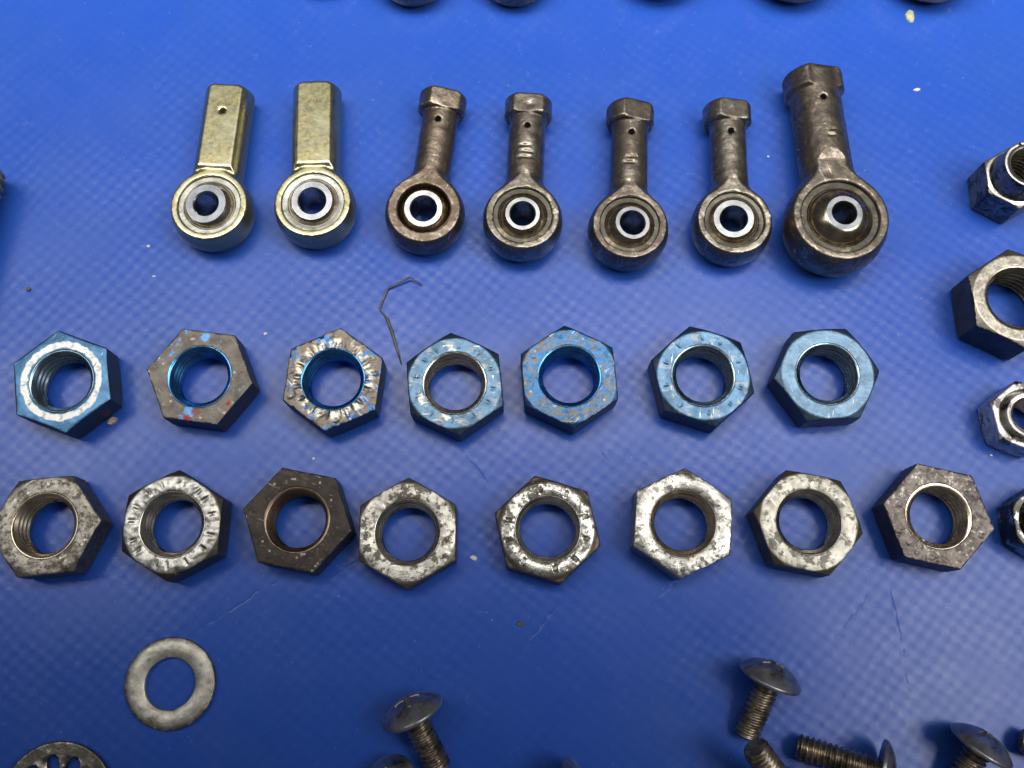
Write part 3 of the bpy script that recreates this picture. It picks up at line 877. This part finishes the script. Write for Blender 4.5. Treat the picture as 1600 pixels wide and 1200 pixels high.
for (x, y, ky, kw, bl, rc_, mt, zc, lab) in (
        (-33.2, 76.2, 'dark_c', DK, (4.55, 3.3, 2.1), (4.75, 4.05, 2.45, 4.55), m_dark_c, 3.42, 'dark rod end barely showing at the top edge, leftmost of that row'),
        (-17.1, 73.2, 'dark_a', DK, (4.5, 3.6, 1.95), (4.75, 3.9, 2.45, 4.5), m_dark_a, 3.75, 'dark rod end tip at the top edge above the brown rod end'),
        (0.55, 73.2, 'dark_b', DK, (4.5, 3.6, 1.95), (4.75, 3.9, 2.45, 4.5), m_dark_c, 3.75, 'dark rod end tip at the top edge above the dented grey rod end'),
        (26.0, 76.0, 'dark_big', BIG, (5.75, 5.0, 1.85), (6.15, 5.1, 2.9, 5.75), m_dark_b, 5.1, 'wide dark rod end tip at the top edge, third from the right'),
        (49.2, 74.9, 'dark_big', BIG, (5.75, 5.0, 1.85), (6.15, 5.1, 2.9, 5.75), m_dark_c, 5.1, 'wide dark rod end tip at the top edge above the largest rod end'),
        (73.0, 74.9, 'dark_big', BIG, (5.75, 5.0, 1.85), (6.15, 5.1, 2.9, 5.75), m_dark_a, 5.1, 'wide dark rod end tip at the top edge beside the yellow flake')):
    build_rod(ky, (x, y), 90, zc, lab, mt, bl, rc_, kw, (3, 2), group='rod ends cut by the top edge')


# ------------------------------------------------------------------ screws
def screw_meshes(L, h=0.11, RH=4.7, rs=1.95):
    X, Y, Z, org = grid((-RH, -RH, -L), (RH, RH, 2.5), h)
    r = np.hypot(X, Y)
    phi = np.arctan2(Y, X)
    dh, rim = 2.0, 0.35
    Rs = (RH * RH + dh * dh) / (2 * dh)
    head = np.maximum(np.sqrt(r * r + (Z - (rim + dh - Rs)) ** 2) - Rs, np.maximum(-Z, r - RH + 0.12))
    zt = rim + dh
    for A, B in ((X, Y), (Y, X)):
        slot = np.maximum(np.abs(A) - 0.42, np.maximum(np.abs(B) - 2.1, (zt - 1.6 * np.clip(1 - np.abs(B) / 2.6, 0, 1)) - Z))
        head = np.maximum(head, -slot)
    p = 0.80
    tri = np.abs(((Z / p - phi / (2 * math.pi)) % 1.0) - 0.5) * 2
    rt = rs - 0.42 * np.clip(1.2 * tri - 0.1, 0, 1)
    sh = np.maximum(np.maximum(r - rt, (r - rs + 0.5 + (-L - Z) * 1.0) * 0.7), np.maximum(-L - Z, Z - 0.2))
    V, Q = surface_nets(smin(head, sh, 0.12), org, h)
    C = V[Q].mean(1)
    isth = (C[:, 2] < -0.06) & (np.hypot(C[:, 0], C[:, 1]) < rs + 0.2)
    return to_mesh('screw_head', V, Q[~isth]), to_mesh('threaded_shank', V, Q[isth])


m_sh = worn('blued_steel_head', (0.435, 0.435, 0.450), 0.33, metal=0.85, layers=[((0.30, 0.24, 0.18), 0.3, 1.0, [('noise', 0.25, 0.62, 0.08)])], seed=61.0, bump=(2.5, 0.008), rough_var=0.06)
m_st = worn('bronze_tinted_thread', (0.50, 0.42, 0.30), 0.30, metal=0.9, layers=[((0.14, 0.11, 0.08), 0.4, 1.0, [('noise', 0.5, 0.55, 0.1)])], seed=62.0, bump=(2.5, 0.01))
S_SHORT, S_LONG = screw_meshes(9.3), screw_meshes(11.3)


def build_screw(head, to_head, elev, mesh, label, spin=20):
    """head: centre of the head's underside; to_head: plan direction from tip to head; elev: degrees the axis rises"""
    v = Vector((to_head[0], to_head[1], 0)).normalized() * math.cos(math.radians(elev)) + Vector((0, 0, math.sin(math.radians(elev))))
    q = v.to_track_quat('Z', 'Y') @ Quaternion((0, 0, 1), math.radians(spin))
    root = empty('truss_head_screw', head, label, 'screw', 'loose screws at the bottom edge', quat=q)
    part('screw_head', mesh[0], m_sh, root)
    part('threaded_shank', mesh[1], m_st, root)
    return root


build_screw((36.86, -44.69, 4.75), (0.37, 0.93), 22, S_SHORT, 'dome headed screw with its head raised, highest of the loose screws', 25)
build_screw((-14.06, -49.49, 4.75), (-0.42, 0.90), 22, S_SHORT, 'dome headed screw right of the flat washer, upper of its pair', 5)
build_screw((65.87, -54.04, 4.75), (0.52, 0.86), 22, S_SHORT, 'dome headed screw near the bottom right corner, head tilted right', 40)
build_screw((51.26, -57.28, 4.6), (0.96, -0.29), 14, S_LONG, 'screw lying on its side with its long thread pointing left', 10)
build_screw((39.0, -60.6, 4.2), (0.66, -0.75), -34, S_LONG, 'screw pointing its tip upward against the raised screw', 0)
build_screw((83.4, -56.4, 4.6), (0.96, -0.28), 14, S_LONG, 'screw tip poking in at the right edge near the bottom corner', 0)
build_screw((-17.3, -59.3, 4.3), (-0.65, 0.60), 48, S_SHORT, 'dome headed screw cut by the bottom edge, lower of the left pair', 15)
build_screw((8.04, -59.9, 4.6), (0.98, 0.12), 16, S_SHORT, 'screw head rim peeking over the bottom edge near the middle', 30)


# ------------------------------------------------------------------ threaded bolt at the left edge
def bolt_mesh(L=40.0, rs=4.75, h=0.2):
    X, Y, Z, org = grid((-rs - 0.2, -L, -rs - 0.2), (rs + 0.2, 0.0, rs + 0.2), h)
    r = np.hypot(X, Z)
    tri = np.abs(((Y / 1.25 + np.arctan2(Z, X) / (2 * math.pi)) % 1.0) - 0.5) * 2
    rt = rs - 0.62 * np.clip(1.2 * tri - 0.1, 0, 1)
    f = np.maximum(np.maximum(r - rt, (r - rs + 1.1 + Y) * 0.7), np.maximum(Y, -L - Y))
    thread = f
    V, Q = surface_nets(f, org, h)
    C = V[Q].mean(1)
    tip = C[:, 1] > -0.9
    return to_mesh('thread', V, Q[~tip]), to_mesh('bolt_tip', V, Q[tip])


m_bolt = worn('dark_bolt_steel', (0.308, 0.252, 0.203), 0.5, metal=0.3, seed=63.0, bump=(1.5, 0.03))
bt = bolt_mesh()
br = empty('threaded_rod', (-86.9, 35.6, 4.75), 'dark threaded bolt end at the left edge of the sheet', 'bolt', rz=-9)
part('thread', bt[0], m_bolt, br)
part('bolt_tip', bt[1], m_bolt, br)

# ------------------------------------------------------------------ washers
def washer_mesh():
    h = 0.13
    X, Y, Z, org = grid((-6.8, -6.8, 0), (6.8, 6.8, 1.6), h)
    r = np.hypot(X, Y) + 0.10 * vnoise2(X, Y, 2.0, 71)
    rm, w = 5.15, 1.5
    top = 1.15 - 0.30 * np.clip((r - rm) / w, -1.2, 1.2) ** 2 + 0.04 * vnoise2(X, Y, 0.8, 72) + 0.07 * vnoise2(X, Y, 2.2, 73)
    f = np.maximum(np.maximum(r - 6.6, 3.68 - r), np.maximum(Z - top, -Z + 0.0))
    V, Q = surface_nets(f, org, h)
    return to_mesh('flat_washer', V, Q)


m_wash = worn('pale_cadmium_plate', (0.644, 0.609, 0.517), 0.42, metal=0.75, layers=[
    ((0.30, 0.27, 0.22), 0.42, 1.0, [('noise', 0.55, 0.62, 0.05, 5)]),
    ((0.28, 0.25, 0.20), 0.42, 1.0, [('edge', 6.1, 0.3), ('noise', 0.6, 0.46, 0.08)]), ((0.80, 0.77, 0.68), 0.3, 1.0, [('scratch', 35, 0.69)]), rubbed((0.7, 0.67, 0.58), 0.34, 0.6)], seed=71.0, turned=0.6, bump=(1.4, 0.04))
wo = part('flat_washer', washer_mesh(), m_wash, None, (-50.09, -45.52, 0))
tag(wo, 'plain pale grey washer lying alone at lower left', 'washer')


def star_mesh():
    h = 0.13
    X, Y, Z, org = grid((-8.5, -8.5, 0), (8.5, 8.5, 2.2), h)
    r, a = np.hypot(X, Y), np.arctan2(Y, X)
    n = 11
    da = (a * n / (2 * math.pi) + 0.06) % 1.0 - 0.5
    arc = da * 2 * math.pi / n * r
    slot = np.maximum(np.hypot(arc, np.maximum(r - 5.35, 0)) - 0.92, 3.0 - r)
    tw = np.clip((6.3 - r) / 2.0, 0, 1)
    # every tooth is twisted: one flank up, one flank down
    tooth = ((da + 0.5 + 0.5) % 1.0) - 0.5
    zc = 0.85 + tw * tooth * 2.2
    f = np.maximum(np.maximum(r - 8.1, 4.3 - r), np.abs(Z - zc) - 0.42)
    f = np.maximum(f, -slot)
    V, Q = surface_nets(f, org, h)
    C = V[Q].mean(1)
    rim = np.hypot(C[:, 0], C[:, 1]) > 6.7
    return to_mesh('rim', V, Q[rim]), to_mesh('toothed_ring', V, Q[~rim])


m_star = worn('greasy_steel', (0.30, 0.27, 0.23), 0.34, layers=[
    ((0.13, 0.12, 0.10), 0.45, 1.0, [('noise', 0.35, 0.52, 0.07, 4)]),
    ((0.62, 0.57, 0.46), 0.3, 1.0, [('noise', 0.6, 0.66, 0.05, 4)])], seed=72.0, bump=(1.4, 0.05))
sm = star_mesh()
sr = empty('star_washer', (-64.87, -61.61, 0.0), 'internal tooth lock washer cut by the bottom left corner', 'washer', rz=86)
part('rim', sm[0], m_star, sr)
part('toothed_ring', sm[1], m_star, sr)


# ------------------------------------------------------------------ scraps and specks
def tube(name, pts, rad, seg=8):
    vs, fs = [], []
    P = [Vector(p) for p in pts]
    for i, p in enumerate(P):
        d = (P[min(i + 1, len(P) - 1)] - P[max(i - 1, 0)]).normalized()
        u = d.cross(Vector((0, 0, 1))).normalized()
        w = u.cross(d)
        for k in range(seg):
            a = 2 * math.pi * k / seg
            vs.append(((p + u * math.cos(a) * rad[i] + w * math.sin(a) * rad[i]) * MM)[:])
    for i in range(len(P) - 1):
        for k in range(seg):
            fs.append((i * seg + k, i * seg + (k + 1) % seg, (i + 1) * seg + (k + 1) % seg, (i + 1) * seg + k))
    fs.append(tuple(range(seg))[::-1])
    fs.append(tuple(range((len(P) - 1) * seg, len(P) * seg)))
    me = bpy.data.meshes.new(name)
    me.from_pydata(vs, [], fs)
    for p in me.polygons:
        p.use_smooth = True
    return me


m_wire = worn('brown_wire', (0.16, 0.135, 0.11), 0.45, metal=0.5, seed=81.0)
wire = [(-14.53, 16.46), (-16.2, 17.45), (-16.6, 17.55), (-20.0, 15.9), (-20.25, 15.6), (-21.3, 12.75), (-21.32, 12.4), (-20.3, 11.1), (-20.05, 10.7), (-19.18, 8.42), (-18.3, 5.6), (-17.6, 3.21)]
rw = [0.08, 0.13, 0.15, 0.17, 0.17, 0.18, 0.13, 0.16, 0.25, 0.26, 0.21, 0.08]
zs = [0.5, 0.9, 0.9, 0.4, 0.35, 0.3, 0.25, 0.3, 0.3, 0.25, 0.22, 0.12]
wo = part('wire_scrap', tube('wire_scrap', [(x, y, z) for (x, y), z in zip(wire, zs)], rw), m_wire)
tag(wo, 'thin bent brown wire scrap above the flaked blue nut', 'wire')
wo = part('wire_scrap', tube('wire_scrap', [(-8.7, 2.35, 0.16), (-7.7, 2.22, 0.2), (-6.4, 2.12, 0.16)], [0.06, 0.13, 0.07]), m_wire)
tag(wo, 'tiny straight wire scrap inside the hole of the pale blue nut', 'wire')


def flake(name, loc, sx, sy, sz, rot, mat, label, cat, seed, n=9):
    rs = random.Random(seed)
    rim = []
    for k in range(n):
        a = 2 * math.pi * k / n
        q = rs.uniform(0.72, 1.1)
        rim.append((math.cos(a) * q, math.sin(a) * q))
    vs = [(x * sx, y * sy, 0.0) for x, y in rim] + [(x * sx * 0.85, y * sy * 0.85, sz * rs.uniform(0.6, 1.1)) for x, y in rim] + [(0, 0, sz * 1.1)]
    fs = [tuple(range(n))[::-1]] + [(k, (k + 1) % n, n + (k + 1) % n, n + k) for k in range(n)] + [(n + k, n + (k + 1) % n, 2 * n) for k in range(n)]
    me = bpy.data.meshes.new(name)
    me.from_pydata([(x * MM, y * MM, z * MM) for x, y, z in vs], [], fs)
    o = part(name, me, mat, None, loc)
    o.rotation_euler = (0, 0, math.radians(rot))
    tag(o, label, cat, 'specks and flakes on the sheet')
    return o


def plain(name, c1, c2, rough):
    n = Nodes(name)
    n.link(n.mix(n.step(n.noise(2.0, 3, 0.6, 1.0), 0.4, 0.6), c1, c2), n.bsdf.inputs['Base Color'])
    n.bsdf.inputs['Roughness'].default_value = rough
    n.t.links.new(n.bump(n.noise(4.0, 3, 0.6, 2.0), 0.05), n.bsdf.inputs['Normal'])
    return n.m


m_yel = plain('yellowed_flake', (0.62, 0.58, 0.33), (0.40, 0.42, 0.22), 0.6)
m_tan = plain('tan_chip', (0.55, 0.42, 0.32), (0.40, 0.30, 0.22), 0.6)
m_wht = plain('white_speck', (0.80, 0.78, 0.72), (0.65, 0.64, 0.6), 0.5)
m_brn = plain('brown_grit', (0.16, 0.11, 0.07), (0.09, 0.07, 0.05), 0.7)
flake('paint_flake', (69.5, 66.3, 0.02), 0.95, 1.35, 0.25, 10, m_yel, 'yellowish flake near the top right corner', 'flake', 1)
flake('paint_flake', (-62.6, -6.0, 0.02), 0.55, 1.05, 0.5, -38, m_tan, 'tan chip against the blue nut with the bright ring', 'flake', 2)
flake('grit_speck', (1.15, -37.0, 0.02), 0.55, 0.45, 0.25, 30, m_brn, 'brown grit speck on bare sheet below the staked silver nut', 'speck', 3)
flake('grit_speck', (-78.4, 15.9, 0.02), 0.5, 0.4, 0.3, 10, m_brn, 'brown grit speck near the left edge above the blue nuts', 'speck', 4)
flake('metal_crumb', (-5.83, -27.3, 0.02), 0.62, 0.42, 0.4, -15, m_wht, 'white crumb between two silver nuts in the lower row', 'speck', 5)
flake('metal_crumb', (60.4, -25.3, 4.75), 0.60, 0.32, 0.35, 25, m_wht, 'white crumb stuck on the rough brown nut at its hole', 'speck', 6)
flake('metal_crumb', (-59.6, 23.3, 0.02), 0.38, 0.30, 0.2, 0, m_wht, 'white speck beside the eye of the pin holed gold rod end', 'speck', 7)
flake('metal_crumb', (-58.3, 18.1, 0.02), 0.40, 0.14, 0.1, 0, m_wht, 'thin white speck below and left of the gold rod ends', 'speck', 8)
flake('metal_crumb', (-39.5, 8.3, 0.02), 0.42, 0.30, 0.25, 15, m_wht, 'pale crumb between the flecked brown nut and the flaked nut', 'speck', 9)
flake('metal_crumb', (-30.8, -12.0, 0.02), 0.28, 0.28, 0.25, 0, m_wht, 'white speck between the nut rows above the dark brown nut', 'speck', 10)
flake('metal_crumb', (74.46, -11.5, 0.02), 0.26, 0.24, 0.25, 0, m_wht, 'white speck below the shiny silver lock nut', 'speck', 11)
flake('metal_crumb', (69.2, 52.0, 0.02), 0.75, 0.30, 0.12, 6, m_wht, 'flat white sliver at upper right below the yellowish flake', 'speck', 12)
flake('metal_crumb', (43.0, 39.4, 0.02), 0.28, 0.22, 0.2, 0, m_wht, 'white speck between the two rightmost rod ends', 'speck', 13)
flake('metal_crumb', (19.3, 19.1, 5.45), 0.30, 0.34, 0.3, 0, m_wht, 'white speck sitting on a brown rod end eye rim', 'speck', 14)
